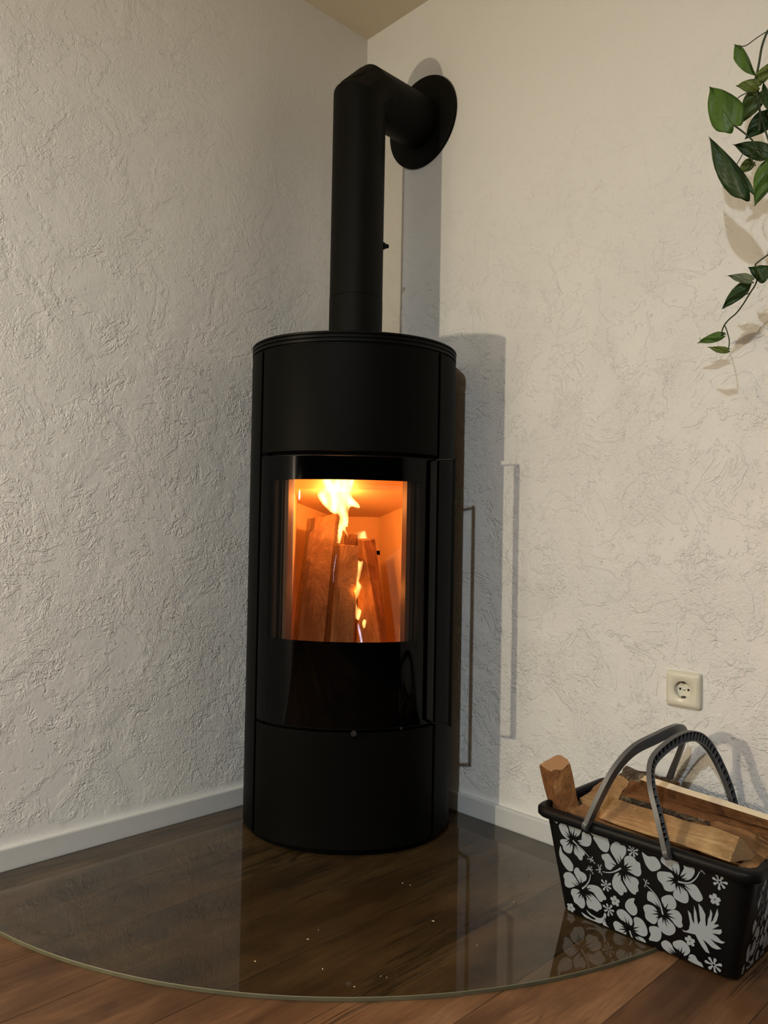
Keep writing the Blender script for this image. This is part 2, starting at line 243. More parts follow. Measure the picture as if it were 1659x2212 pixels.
def log_mats():
    def wood(name, a, b, c3, axis_scale=(60, 60, 4), kind='Generated', dark=.35, glow=None):
        m = NT(name); v = m.coord((1, 1, 1))
        uv = m.n('ShaderNodeUVMap'); mp = m.n('ShaderNodeMapping'); mp.inputs['Scale'].default_value = (4.0, 90, 1); m.l(uv.outputs[0], mp.inputs['Vector'])
        f = m.noise(mp.outputs[0], 1.0, 4, .65, .4); br = m.noise(v, 18, 4, .6, .5)
        c = m.ramp(m.math('ADD', m.math('MULTIPLY', f, .55), m.math('MULTIPLY', br, .45)), [(.30, a), (.50, b), (.68, c3)])
        st = m.ramp(m.noise(v, 11, 5, .7, .3), [(.52, 0.0), (.68, 1.0)])
        c = m.mix(m.math('MULTIPLY', st, dark), c, tuple(x*.28 for x in a))
        m.base(c); m.set(Roughness=.8); m.bsdf.inputs['Specular IOR Level'].default_value = .2
        m.bump(m.math('ADD', f, m.math('MULTIPLY', m.noise(v, 160, 3, .6), .6)), .0030)
        return m.mat
    def endg():
        m = NT('saw_cut_end_grain'); v = m.coord((1, 1, 1))
        wv = m.n('ShaderNodeTexWave', wave_type='RINGS'); m.l(v, wv.inputs['Vector']); wv.inputs['Scale'].default_value = 90; wv.inputs['Distortion'].default_value = 3
        c = m.mix(m.math('MULTIPLY', wv.outputs['Fac'], .35), (.42, .25, .12), (.25, .13, .055)); c = m.mix(m.math('MULTIPLY', m.noise(v, 200, 3), .5), c, (.17, .085, .035))
        m.base(c); m.set(Roughness=.9); m.bump(m.noise(v, 350, 3), .0012); return m.mat
    def bark():
        m = NT('lichen_bark'); v = m.coord((1, 1, 1))
        f = m.noise(v, 70, 5, .7, .8); c = m.ramp(f, [(.36, (.022, .014, .008)), (.52, (.085, .058, .034)), (.66, (.24, .20, .13))])
        m.base(c); m.set(Roughness=.95); m.bump(f, .004); return m.mat
    return {'pale': wood('pale_split_wood', (.21, .11, .045), (.40, .235, .105), (.56, .37, .19), dark=.35),
            'tan': wood('tan_split_wood', (.13, .060, .022), (.29, .145, .058), (.44, .25, .11), dark=.6),
            'red': wood('reddish_split_wood', (.085, .035, .012), (.20, .085, .030), (.33, .165, .065), dark=.7),
            'dull': wood('dull_board_wood', (.10, .052, .024), (.19, .105, .048), (.27, .16, .08), dark=.5),
            'end': endg(), 'bark': bark()}

M = {}
M['plaster'] = plaster_mat()
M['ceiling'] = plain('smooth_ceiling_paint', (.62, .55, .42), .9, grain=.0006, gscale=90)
M['base'] = plain('white_baseboard_lacquer', (.62, .62, .61), .45)
M['vinyl'] = vinyl_mat('rustic_wood_plank')
M['joint'] = plain('dark_floor_joint', (.02, .012, .008), .9)
M['black'] = plain('matt_black_stove_paint', (.0030, .0028, .0021), .50, spec=.06, grain=.0001, gscale=900)
M['pipe'] = plain('matt_black_pipe_paint', (.0045, .0042, .0030), .55, spec=.12, grain=.0001, gscale=900)
M['groove'] = plain('dark_recess', (.002, .002, .002), .9, spec=.05)
M['rail'] = plain('satin_black_metal', (.0035, .0035, .003), .42, spec=.12)
M['steel'] = plain('worn_steel', (.55, .53, .50), .30, 1.0)
M['dsteel'] = plain('sooty_steel', (.016, .010, .008), .5, spec=.3)
M['fsteel'] = plain('reddish_brown_frame', (.085, .045, .03), .5, spec=.3)  # reddish brown, lighter than the outer frame strips
M['ksteel'] = plain('dull_brushed_steel', (.10, .10, .10), .35, .9)
M['verm'] = plain('firebox_board', (.76, .54, .31), .95, grain=.0004, gscale=500)
M['wplast'] = plain('ivory_plastic', (.74, .70, .58), .28)
M['hole'] = plain('socket_hole', (.004, .004, .004), .8)
M['bplast'] = plain('black_basket_plastic', (.0042, .0042, .0045), .45, spec=.18, grain=.0002)
M['gplast'] = plain('grey_handle_plastic', (.090, .090, .093), .40)
M['print'] = plain('pale_grey_print', (.37, .405, .435), .55)
M['vein'] = plain('black_print', (.0042, .0042, .0045), .5, spec=.18)
M['stem'] = plain('vine_stem', (.035, .048, .014), .5)
M['chip'] = plain('pale_wood_crumb', (.75, .60, .38), .8)
M.update(log_mats())
M['lit_slat'] = plain('lit_pale_wood', (.82, .70, .50), .6)  # pale wood, with overhead lamplight painted into the slat's top colour
def leaf_mat(name, a, b, vein):
    m = NT(name); uv = m.n('ShaderNodeUVMap'); sx = m.n('ShaderNodeSeparateXYZ'); m.l(uv.outputs[0], sx.inputs[0])
    v = m.coord()
    mid = m.math('ABSOLUTE', sx.outputs['Y'])
    c = m.mix(m.noise(v, 45, 3), a, b)
    c = m.mix(m.ramp(mid, [(0.0, .55), (.05, 0.0)]), c, vein)
    fl = m.ramp(m.noise(m.coord((1, 1, 1)), 62, 2, .5, .8), [(.69, 0.0), (.73, 1.0)])
    c = m.mix(m.math('MULTIPLY', fl, .55), c, tuple(x*1.9 for x in b))
    m.base(c); m.set(Roughness=.42); m.bsdf.inputs['Specular IOR Level'].default_value = .28
    wv = m.math('SINE', m.math('ADD', m.math('MULTIPLY', sx.outputs['X'], 46.0), m.math('MULTIPLY', mid, -22.0)))
    m.bump(m.math('ADD', m.math('MULTIPLY', wv, .12), m.ramp(mid, [(0.0, 0.0), (.06, 1.0)])), .0007)
    return m.mat
M['leaf0'] = leaf_mat('leaf_fresh_green', (.050, .105, .014), (.075, .150, .022), (.13, .22, .05))
M['leaf1'] = leaf_mat('leaf_deep_green', (.014, .036, .007), (.024, .055, .010), (.06, .11, .03))
M['leaf2'] = leaf_mat('leaf_variegated_green', (.060, .105, .018), (.11, .16, .04), (.60, .60, .30))
M['leaf3'] = leaf_mat('leaf_yellowish_green', (.085, .120, .018), (.12, .160, .028), (.20, .26, .06))
M['leaf4'] = leaf_mat('leaf_underside_grey_green', (.10, .13, .075), (.13, .16, .09), (.15, .2, .1))

def glass_mat(name, tint, ior=1.5, rough=0.0, film=None):
    m = NT(name); t = m.t; t.nodes.remove(m.bsdf)
    tr = m.n('ShaderNodeBsdfTransparent'); tr.inputs[0].default_value = (*tint, 1)
    gl = m.n('ShaderNodeBsdfGlossy'); gl.inputs['Roughness'].default_value = rough; gl.inputs['Color'].default_value = (1, 1, 1, 1)
    fr = m.n('ShaderNodeFresnel'); fr.inputs['IOR'].default_value = ior
    ge = m.n('ShaderNodeNewGeometry')      # one clean reflection, from the outer face only
    mx = m.n('ShaderNodeMixShader'); m.l(m.math('MULTIPLY', fr.outputs[0], m.math('SUBTRACT', 1.0, ge.outputs['Backfacing'])), mx.inputs[0]); m.l(tr.outputs[0], mx.inputs[1]); m.l(gl.outputs[0], mx.inputs[2])
    m.l(mx.outputs[0], m.out.inputs['Surface']); return m.mat
M['door_glass'] = glass_mat('clear_stove_glass', (.86, .82, .77), 1.22)
M['floor_glass'] = glass_mat('floor_plate_glass', (.80, .83, .79), 1.52)
m = NT('black_printed_glass'); m.base((.0006, .0005, .0005)); m.set(Roughness=.05); m.bsdf.inputs['Specular IOR Level'].default_value = .13; M['bglass'] = m.mat
m = NT('ground_glass_edge'); m.base((.16, .14, .085)); m.set(Roughness=.4); M['gedge'] = m.mat

# ------------------------------------------------------------ room shell
H = 2.45; FAR = 4.6
def struct(name, mb, mat, loc=(0, 0, 0), **kw): return tag(mb.build(name, mat, None, loc, **kw), kind='structure')
struct('wall_left', MB().box((-.12, -FAR, -.05), (0, .12, H)), M['plaster'])
struct('wall_right', MB().box((0, 0, -.05), (FAR, .12, H)), M['plaster'])
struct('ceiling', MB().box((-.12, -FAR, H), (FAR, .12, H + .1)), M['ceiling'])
floor_o = struct('floor', MB().box((0, -FAR, -.05), (FAR, 0, -.0035)), M['joint'])
T = .014
def baseboard(name, pts):
    mb = MB(); prof = [(0, .003), (T - .001, .003), (T, .004), (T, .052), (T - .001, .055), (T - .003, .056), (0, .056)]
    mb.loft([[f(a, b) for a, b in prof] for f in pts]); return struct(name, mb, M['base'])
baseboard('baseboard_left', [lambda d, z: (d, 0 - d, z), lambda d, z: (d, -FAR, z)])
baseboard('baseboard_right', [lambda d, z: (d, -d, z), lambda d, z: (FAR, -d, z)])
# floor planks: each its own piece of the floor, running along the left wall
PW, PL = .165, 1.80
mb = MB(); g = .0005; b_ = .0009
mb.loft([[(g, -PL+g, -.004), (PW-g, -PL+g, -.004), (PW-g, -g, -.004), (g, -g, -.004)],
         [(g, -PL+g, -b_), (PW-g, -PL+g, -b_), (PW-g, -g, -b_), (g, -g, -b_)],
         [(g+b_, -PL+g+b_, 0), (PW-g-b_, -PL+g+b_, 0), (PW-g-b_, -g-b_, 0), (g+b_, -g-b_, 0)]])
plank0 = None
for i in range(16):
    off = [.02, .115, .06, .0, .10, .03, .085, .05][i % 8]
    for j in range(3):
        x = -.091 + PW * i; y = off - PL * j + .0
        if i == 0: x = -.091
        if plank0 is None:
            plank0 = mb.build('plank', M['vinyl'], floor_o, (0, 0, 0)); o = plank0
        else:
            o = plank0.copy(); col.objects.link(o)
        o.location = (x, y, 0)

# ------------------------------------------------------------ glass hearth plate
RG = 1.197; CG = .018
arc = [(.02 + RG * math.cos(a), -.02 - RG * math.sin(a)) for a in [math.radians(90 * i / 96) for i in range(97)]]
arc = [(max(x, CG), min(y, -CG)) for x, y in arc]
poly = [(CG, -CG)] + arc
plate = thing('glass_hearth_plate', (CG, -CG, 0), 'large clear quarter-round glass plate lying on the floor under the stove', 'glass plate')
mb = MB(); mb.loft([[(x, y, .0008) for x, y in poly], [(x, y, .0072) for x, y in poly]]); mb.build('glass_sheet', M['floor_glass'], plate)
mb = MB()
inner = [(x - .0014 * math.cos(math.radians(90*i/96)), y + .0014 * math.sin(math.radians(90*i/96))) for i, (x, y) in enumerate(arc)]
mb.loft([[(*a, .0010), (*a, .0068), (*b, .0079), (*b, .0010)] for a, b in zip(arc, inner)])
tag(mb.build('ground_edge', M['gedge'], plate), 'pale ground rim of the glass')

# ------------------------------------------------------------ stove
ZG = .0072
def outline():
    fr = []
    for i in range(0, 181):
        a = math.radians(-90 + i); e = 2 / 2.2
        fr.append((.38 + .276 * abs(math.cos(a))**e, .284 * math.copysign(abs(math.sin(a))**e, math.sin(a))))
    return [(.125, -.10), (.31, -.283)] + fr + [(.31, .283), (.125, .10)]
OUT = outline()
SL = [0.0]
for a, b in zip(OUT, OUT[1:]): SL.append(SL[-1] + math.hypot(a[0]-b[0], a[1]-b[1]))
def at_s(s):
    for i in range(len(SL) - 1):
        if SL[i+1] >= s or i == len(SL) - 2:
            t = (s - SL[i]) / (SL[i+1] - SL[i]); a, b = OUT[i], OUT[i+1]
            d = (b[0]-a[0], b[1]-a[1]); L = math.hypot(*d)
            return (a[0] + d[0]*t, a[1] + d[1]*t), (d[1]/L, -d[0]/L)
def s_of_v(v):
    for i in range(2, len(OUT) - 3):
        if OUT[i][1] <= v <= OUT[i+1][1]:
            t = (v - OUT[i][1]) / max(1e-9, OUT[i+1][1] - OUT[i][1]); return SL[i] + t * (SL[i+1] - SL[i])
def plate_mb(s0, s1, z0, z1, off=0, thick=.003, n=40, mb=None):
    mb = mb or MB(); rings = []
    for i in range(n + 1):
        (u, v), (nu, nv) = at_s(s0 + (s1 - s0) * i / n)
        o, q = off, off - thick
        rings.append([W(u+nu*o, v+nv*o, z0), W(u+nu*o, v+nv*o, z1), W(u+nu*q, v+nv*q, z1), W(u+nu*q, v+nv*q, z0)])
    return mb.loft(rings)
def vplate(v0, v1, z0, z1, off=0, thick=.003, n=40, mb=None): return plate_mb(s_of_v(v0), s_of_v(v1), z0, z1, off, thick, n, mb)
stove = thing('wood_stove', W(.38, 0, ZG), 'tall rounded matt black wood-burning stove with a lit window in the corner', 'stove')
VP = .2275; E_ = .0035
# side jackets wrap from the front seams to the rear
for s0, s1, nm in ((0.0, s_of_v(-VP - .0065), 'side_panel'), (s_of_v(VP + .0065), SL[-1], 'side_panel')):
    plate_mb(s0, s1, .018, 1.2655, 0, .003, 60).build(nm, M['black'], stove, smooth=True)
mb = MB()
a0, a1 = OUT[0], OUT[-1]
mb.loft([[W(.128, -.10, z), W(.128, .10, z), W(.122, .10, z), W(.122, -.10, z)] for z in (.018, 1.2655)]); mb.build('back_panel', M['black'], stove)
# recessed frame behind the joints
for s in (-1, 1):
    v0, v1 = sorted((s*(VP - .012), s*(VP + .018))); vplate(v0, v1, .02, 1.265, -.008, .010, 6).build('frame_post', M['groove'], stove)
for z0 in (.978, .298): vplate(-VP, VP, z0, z0 + .024, -.020, .008, 40).build('frame_rail', M['groove'], stove)
# front panels
vplate(-VP, VP, .9965, 1.2635, 0, .004, 60).build('upper_front_panel', M['black'], stove, smooth=True, bevel=.0008)
vplate(-VP, VP, .020, .3035, 0, .004, 60).build('lower_front_panel', M['black'], stove, smooth=True, bevel=.0008)
ins = []
def ring_outline(off, z, k=2):
    r = []
    for i in range(121):
        (u, v), (nu, nv) = at_s(SL[-1] * i / 120); r.append(W(u + nu*off, v + nv*off, z))
    return r
mb = MB(); mb.loft([ring_outline(-.010, ZG), ring_outline(-.010, .018), ring_outline(-.0002, .0182), ring_outline(-.0002, .0205)]); mb.build('plinth', M['groove'], stove, smooth=True)
# grooved top rim
prof = [(-.006, 1.2655), (-.006, 1.2685), (.0006, 1.2695), (.0012, 1.2745), (.0006, 1.2760), (-.0045, 1.2770), (-.0045, 1.2790), (.0006, 1.2800),
        (.0012, 1.2850), (.0006, 1.2862), (-.0045, 1.2872), (-.0045, 1.2888), (.0010, 1.2898), (.0016, 1.2935), (-.002, 1.2955), (-.012, 1.2962)]
mb = MB(); mb.loft([ring_outline(o, z) for o, z in prof]); mb.build('grooved_top_plate', M['rail'], stove, smooth=True, angle=28)
# firebox
ZB, ZT = .47, 1.0
def board(pts, z0, z1, th, name, mat='verm'):
    (a, b) = pts; d = Vector((b[0]-a[0], b[1]-a[1])).normalized(); nrm = Vector((d.y, -d.x)) * th
    mb = MB(); mb.loft([[W(*a, z), W(*b, z), W(b[0]+nrm.x, b[1]+nrm.y, z), W(a[0]+nrm.x, a[1]+nrm.y, z)] for z in (z0, z1)])
    return mb.build(name, M[mat], stove, bevel=.0008)
board(((.2, -.092), (.2, .092)), .7385, ZT, -.02, 'firebox_back_board')
board(((.2, -.092), (.2, .092)), ZB, .7255, -.02, 'firebox_back_board')
board(((.178, -.092), (.178, .092)), ZB, ZT, -.004, 'air_slot_backing', 'groove')
board(((.35, .171), (.2, .0905)), ZB, ZT, -.016, 'firebox_side_board'); board(((.35, -.171), (.2, -.0905)), ZB, ZT, .016, 'firebox_side_board')
board(((.583, .162), (.351, .1712)), ZB, ZT, -.014, 'firebox_side_board'); board(((.583, -.162), (.351, -.1712)), ZB, ZT, .014, 'firebox_side_board')
mb = MB()
ch = [(.2, -.0905), (.35, -.171), (.512, -.1650), (.512, .1650), (.35, .171), (.2, .0905)]
zb = lambda u: .841 + (u - .2) * .2135
mb.loft([[W(u, v, zb(u)) for u, v in ch], [W(u, v, zb(u) + .050) for u, v in ch]]); mb.build('baffle_board', M['verm'], stove, bevel=.0008)
mb = MB(); mb.loft([[W(u, v, z) for u, v in [(.2, -.0905), (.35, -.171), (.588, -.162), (.588, .162), (.35, .171), (.2, .0905)]] for z in (ZB - .012, ZB)]); mb.build('firebox_floor', M['verm'], stove)
mb = MB(); cap = [(.16, -.19), (.588, -.19), (.588, .19), (.16, .19)]; chf = [(.2, -.0905), (.35, -.171), (.588, -.162), (.588, .162), (.35, .171), (.2, .0905)]
mb.loft([[W(u, v, z) for u, v in cap] for z in (ZT + .001, ZT + .006)]); mb.build('firebox_casing', M['groove'], stove); mb = MB(); mb.loft([[W(u, v, z) for u, v in cap] for z in (ZB - .022, ZB - .014)]); mb.build('firebox_casing', M['groove'], stove)
mb = MB(); mb.loft([[W(u, v, z) for u, v in chf] for z in (.985, .995)]); mb.build('throat_plate', M['verm'], stove)
# door
door = MB()
for s in (-1, 1):
    v0, v1 = sorted((s*.1985, s*VP)); vplate(v0, v1, .314, .984, 0, .004, 8, door)
vplate(-.1985, .1985, .925, .984, 0, .004, 50, door); vplate(-.1985, .1985, .314, .525, 0, .004, 50, door)
door = door.build('door', M['bglass'], stove, smooth=True)
tag(door, 'glossy black printed glass door with clear window')
vplate(-.1984, .1984, .5252, .9248, -.0003, .0032, 50).build('window_pane', M['door_glass'], door, smooth=True)
for z in (.9845, .3115): vplate(-VP, VP, z, z + .002, .001, .006, 50).build('edge_rail', M['rail'], door, smooth=True)
for s in (-1, 1):
    v0, v1 = sorted((s*.187, s*.204)); vplate(v0, v1, .50, .94, -.014, .004, 4).build('window_frame_strip', M['dsteel'], door, smooth=True)
    v0, v1 = sorted((s*.1605, s*.172)); vplate(v0, v1, .50, .94, -.020, .022, 4).build('window_frame_strip', M['fsteel'], door, smooth=True)
    v0, v1 = sorted((s*.172, s*.200)); vplate(v0, v1, .46, .95, -.030, .006, 4).build('gasket', M['groove'], door, smooth=True)
    v0, v1 = sorted((s*.176, s*.1785)); vplate(v0, v1, .50, .94, -.018, .010, 2).build('window_frame_strip', M['dsteel'], door, smooth=True)
for z0, z1 in ((.927, .95), (.48, .522)): vplate(-.2, .2, z0, z1, -.006, .008, 30).build('door_liner', M['groove'], door)
# long bar handle on the right edge of the door
(hu, hv), (nu, nv) = at_s(s_of_v(VP - .004))
mb = MB()
for z in (.984, .3105):
    a = (hu, hv); b = (.590, .269)
    d = Vector((b[0]-a[0], b[1]-a[1])).normalized(); q = Vector((-d.y, d.x)) * .006
    mb.loft([[W(a[0]-q.x, a[1]-q.y, zz), W(a[0]+q.x, a[1]+q.y, zz), W(b[0]+q.x, b[1]+q.y, zz), W(b[0]-q.x, b[1]-q.y, zz)] for zz in (z, z + .003)])
mb.loft([[W(.594, .2635, z), W(.594, .2725, z), W(.576, .2735, z), W(.576, .2665, z)] for z in (.3105, .987)])
mb.build('bar_handle', M['rail'], door, bevel=.0006)
# air control and latch under the door
mb = MB(); c = W(.668, .030, .3065); mb.cyl(c, W(1, 0, 0), [(-.03, .003), (-.004, .003), (0, .0065), (.002, .0072), (.003, .0066), (.0032, .0045), (.0015, .0042), (.0015, .0005)], 20); mb.build('air_control_knob', M['ksteel'], stove, smooth=True)
mb = MB(); c = W(.628, .145, .3115); mb.cyl(c, W(1, .2, 0), [(-.02, .002), (.0, .0035), (.002, .0035)], 14); mb.build('door_latch', M['ksteel'], stove, smooth=True)

# ------------------------------------------------------------ flue pipe
PX, PY, PR = .262, -.264, .0752
pipe = thing('stove_pipe', (PX, PY, 1.2955), 'matt black flue pipe rising from the stove and bending into the right wall', 'flue pipe')
def mitre(path, r, n=48):
    path = [Vector(p) for p in path]; rings = []; up = Vector((1, 0, 0))
    for i, p in enumerate(path):
        d0 = (path[i] - path[i-1]).normalized() if i else (path[1] - path[0]).normalized()
        d1 = (path[i+1] - path[i]).normalized() if i < len(path) - 1 else d0
        nrm = (d0 + d1).normalized(); b = d0.cross(up).normalized(); ring = []
        for k in range(n):
            q = p + (up*math.cos(2*math.pi*k/n) + b*math.sin(2*math.pi*k/n)) * r
            t = (p - q).dot(nrm) / d0.dot(nrm); ring.append(q + d0 * t)
        rings.append(ring)
    return MB().loft(rings)
ZC = 2.064; tl = PR * math.tan(math.radians(22.5)) 
zk = ZC - PR - .0                                   # height of the inner corner
mitre([(PX, PY, 1.2962), (PX, PY, 1.4545)], PR + .0006).build('lower_pipe_section', M['pipe'], pipe, smooth=True)
mitre([(PX, PY, 1.4530), (PX, PY, 1.4560)], PR - .0022).build('pipe_joint', M['groove'], pipe, smooth=True)
mitre([(PX, PY, 1.4558), (PX, PY, 1.86)], PR).build('upper_pipe_section', M['pipe'], pipe, smooth=True)
s8 = tl * math.sin(math.radians(45))
e1 = (PX, PY, zk + tl); e2 = (PX, PY + 2*tl*SQ, zk + tl + 2*tl*SQ)
dz = ZC - e2[2]
e1 = (PX, PY, e1[2] + dz); e2 = (PX, e2[1], ZC)
o = mitre([(PX, PY, 1.8599), e1, e2, (PX, e2[1] + .05, ZC)], PR).build('elbow', M['pipe'], pipe, smooth=True, bevel=.012, angle=30, segs=4)
for md in o.modifiers: md.angle_limit = math.radians(16)
mid = (Vector(e1) + Vector(e2)) / 2; nd = Vector((0, -SQ, SQ))
td = Vector((0, SQ, SQ)); rings = []
for rr0, hh in ((.044, -.002), (.044, .0012), (.0432, .0018), (.036, .0018), (.024, .0018), (.012, .0018), (.001, .0018)):
    rings.append([mid + td * (rr0 * math.cos(2*math.pi*k/48)) + Vector((1, 0, 0)) * (rr0 * math.sin(2*math.pi*k/48))
                  + nd * (math.sqrt(PR**2 - (rr0 * math.sin(2*math.pi*k/48))**2) + hh) for k in range(48)])
mb = MB(); mb.loft(rings, True, False); mb.f.append(tuple(range(6*48, 7*48))); mb.m.append(0); mb.build('inspection_cover', M['pipe'], pipe, smooth=True)
mitre([(PX, e2[1] + .0498, ZC), (PX, -.004, ZC)], PR).build('horizontal_pipe_section', M['pipe'], pipe, smooth=True)
mb = MB(); mb.cyl((PX + .002, -.0005, ZC + .004), (0, -1, 0), [(0, .1385), (.006, .1385), (.0095, .137), (.0115, .133), (.0115, .08)], 96); mb.build('wall_rosette', M['pipe'], pipe, smooth=True)
kd = W(-.15, 1, 0).normalized(); kc = Vector((PX, PY, 1.617)) + kd * (PR - .003)
mb = MB(); mb.cyl(kc, kd, [(0, .011), (.006, .0105), (.010, .007), (.017, .006), (.0195, .0035)], 20); mb.build('damper_knob', M['rail'], pipe, smooth=True)

# ------------------------------------------------------------ firewood
def log_mesh(name, A, B, mats, mi=None, seg=26, k=7, amp=.0022, fray=.004, seed=0, label=None, group=None, parent=None, endm=1):
    """A, B: matching corner loops at the two ends; each side subdivided k times, roughened along the grain."""
    A = [Vector(a) for a in A]; B = [Vector(b) for b in B]; n = len(A); mb = MB(); off = Vector((seed*3.1, seed*7.7, seed*1.3))
    ca = sum(A, Vector())/n; cb = sum(B, Vector())/n; ax = (cb - ca).normalized(); rings = []
    for i in range(seg + 1):
        t = i / seg; ring = []
        for j in range(n):
            for q in range(k):
                f = q / k
                a = A[j].lerp(A[(j+1) % n], f); b = B[j].lerp(B[(j+1) % n], f); p = a.lerp(b, t)
                c = ca.lerp(cb, t); r = (p - c); rl = r.length
                if q == 0: r = r * .985
                p = c + r
                cr = (a - ca) * 34 + off
                d = noise.noise(cr + ax * (t * 2.2)) * amp * 1.3 + noise.noise(cr * 2.3 + ax * (t * 5 + 9)) * amp * .7
                p = p + r.normalized() * d
                if i in (0, seg): p = p + ax * noise.noise(cr * 3 + Vector((5, 1, t*9))) * fray
                ring.append(p)
        rings.append(ring)
    N = n * k; b = 0
    mb.v = [p for r in rings for p in r]
    for i in range(seg):
        for j in range(N):
            kk = (j + 1) % N; mb.f.append((i*N + j, i*N + kk, (i+1)*N + kk, (i+1)*N + j)); mb.m.append((mi[j // k] if mi else 0))
    mb.f.append(tuple(range(N))[::-1]); mb.f.append(tuple(seg*N + j for j in range(N))); mb.m += [endm, endm]
    o = mb.build(name, mats, parent, None, smooth=True, angle=32)
    me = o.data; uv = me.uv_layers.new(name='UVMap'); org = o.location
    L = (cb - ca).length; s1 = (A[0] - ca).normalized(); s2 = ax.cross(s1)
    for lp in me.loops:
        p = me.vertices[lp.vertex_index].co + org - ca; uv.data[lp.index].uv = (p.dot(ax) / .3 + seed, math.atan2(p.dot(s2), p.dot(s1)) * .25)
    return o
def fire(name, botm, topm, z0, z1, mats, label, **kw):
    o = log_mesh(name, [W(u, v, z0) for u, v in botm], [W(u, v, z) for u, v, z in topm], mats, **kw)
    return tag(o, label, 'firewood', 'split logs burning inside the stove')
# corner order: front-left, front-right, back-right, back-left
fire('firewood', [(.535,-.146),(.532,-.062),(.500,-.046),(.495,-.140)], [(.430,-.121,.828),(.425,-.042,.845),(.402,-.033,.842),(.405,-.116,.826)], ZB+.001, 0,
     [M['dull'], M['end']], 'wide flat board burning at the left in the stove, its top rising highest', seed=1, amp=.0012, fray=.003)
fire('firewood', [(.556,-.044),(.554,.016),(.520,.020),(.520,-.040)], [(.468,-.034,.760),(.466,.024,.757),(.440,.022,.757),(.442,-.030,.760)], ZB+.001, 0,
     [M['dull'], M['end']], 'narrow square log in the middle of the stove, in front of the others', seed=2, amp=.0010, fray=.0025)
fire('firewood', [(.505,.030),(.500,.095),(.470,.110),(.460,.040)], [(.400,.016,.776),(.396,.034,.770),(.372,.066,.776),(.350,.030,.779)], ZB+.001, 0,
     [M['tan'], M['end'], M['red']], 'leaning wedge-shaped log on the right in the stove with rough reddish bark side', mi=[0, 2, 2, 0], seed=3, amp=.003)
fire('firewood', [(.430,-.030),(.430,.020),(.400,.020),(.400,-.030)], [(.360,-.020,.785),(.360,.012,.786),(.335,.014,.788),(.335,-.022,.788)], ZB+.001, 0,
     [M['red'], M['end']], 'charred log standing behind the middle log, only its top edge showing', seed=4, amp=.003)

# ------------------------------------------------------------ flames: emitting gas volumes
def flame_mat(name, colour, strength):
    m = NT(name); m.t.nodes.remove(m.bsdf); e = m.n('ShaderNodeEmission'); e.inputs[0].default_value = (*colour, 1); e.inputs[1].default_value = strength
    m.l(e.outputs[0], m.out.inputs['Volume']); return m.mat
M['flame'] = flame_mat('hot_yellow_flame', (1.0, .50, .15), 650)
M['flame_s'] = flame_mat('small_orange_flame', (1.0, .47, .17), 300)
M['flame_b'] = flame_mat('pale_blue_flame', (.75, .70, 1.0), 500)
def flame_mesh(u0, ku, poly, T_, bend, st=.0022, seed=0):
    P = catmull([Vector((a/1e4, b/1e4, 0)) for a, b in poly], 3)
    P = [(p.x, p.y) for p in P]; n = len(P)
    def inside(x, y):
        c = False
        for i in range(n):
            x1, y1 = P[i]; x2, y2 = P[i-1]
            if (y1 > y) != (y2 > y) and x < (x2-x1)*(y-y1)/(y2-y1) + x1: c = not c
        return c
    def dist(x, y):
        b = 9
        for i in range(n):
            x1, y1 = P[i]; x2, y2 = P[i-1]; dx, dy = x2-x1, y2-y1; L = dx*dx + dy*dy
            t = 0 if L == 0 else max(0, min(1, ((x-x1)*dx + (y-y1)*dy)/L)); b = min(b, math.hypot(x-x1-dx*t, y-y1-dy*t))
        return b
    x0, x1 = min(p[0] for p in P), max(p[0] for p in P); y0, y1 = min(p[1] for p in P), max(p[1] for p in P)
    nx, ny = int((x1-x0)/st) + 2, int((y1-y0)/st) + 2; idx = {}; vs = []; fs = []
    for i in range(nx):
        for j in range(ny):
            x, y = x0 + i*st, y0 + j*st
            if inside(x, y):
                d = dist(x, y); h = T_ * min(1, (d/(T_*1.25))) ** .75
                h *= .62 + .75 * noise.noise(Vector((x*60 + seed, y*28, seed)))
                h = max(h, .0003); c = u0 + ku * (y - .76) + bend * math.sin((y - y0) * 25 + seed) + .004*noise.noise(Vector((x*30, y*20, seed+4)))
                idx[i, j] = len(vs); vs += [W(c + h, x, y), W(c - h, x, y)]
    for (i, j), a in idx.items():
        q = [idx.get((i+1, j)), idx.get((i+1, j+1)), idx.get((i, j+1))]
        if None not in q: fs += [(a, q[0], q[1], q[2]), (a+1, q[2]+1, q[1]+1, q[0]+1)]
    cnt = {}
    for f in fs:
        for i in range(4): e = (f[i], f[(i+1) % 4]); cnt[e] = 1
    for (a, b) in list(cnt):
        if (b, a) not in cnt and a % 2 == 0 and b % 2 == 0: fs.append((b, a, a+1, b+1))
    used = sorted({i for f in fs for i in f}); rm = {o: i for i, o in enumerate(used)}
    mb = MB(); mb.add([vs[i] for i in used], [tuple(rm[i] for i in f) for f in fs]); return mb
FL = [('flame', .009, .004, 'tall bright yellow flame rising over the tallest board in the stove'),
      ('flame', .006, .002, 'thin winding flame in the crack between middle and right log'),
      ('flame_s', .006, .002, 'small curled flame on top of the right log in the stove'),
      ('flame_b', .003, .001, 'thin white streak of flame at the foot of the right log'),
      ('flame', .005, .001, 'small round flame low on the right log'),
      ('flame_b', .003, .001, 'pale bluish flame sliver beside the left edge of the middle log')]
for i, ((u0, ku, poly), (mt, T_, bend, lab)) in enumerate(zip(FLAMES, FL)):
    o = flame_mesh(u0, ku, poly, T_, bend, .0020 if i == 0 else .0012, i * 5.3).build('flame', M[mt], None, None, smooth=True, angle=180)
    tag(o, lab, 'flame', 'flames inside the stove')

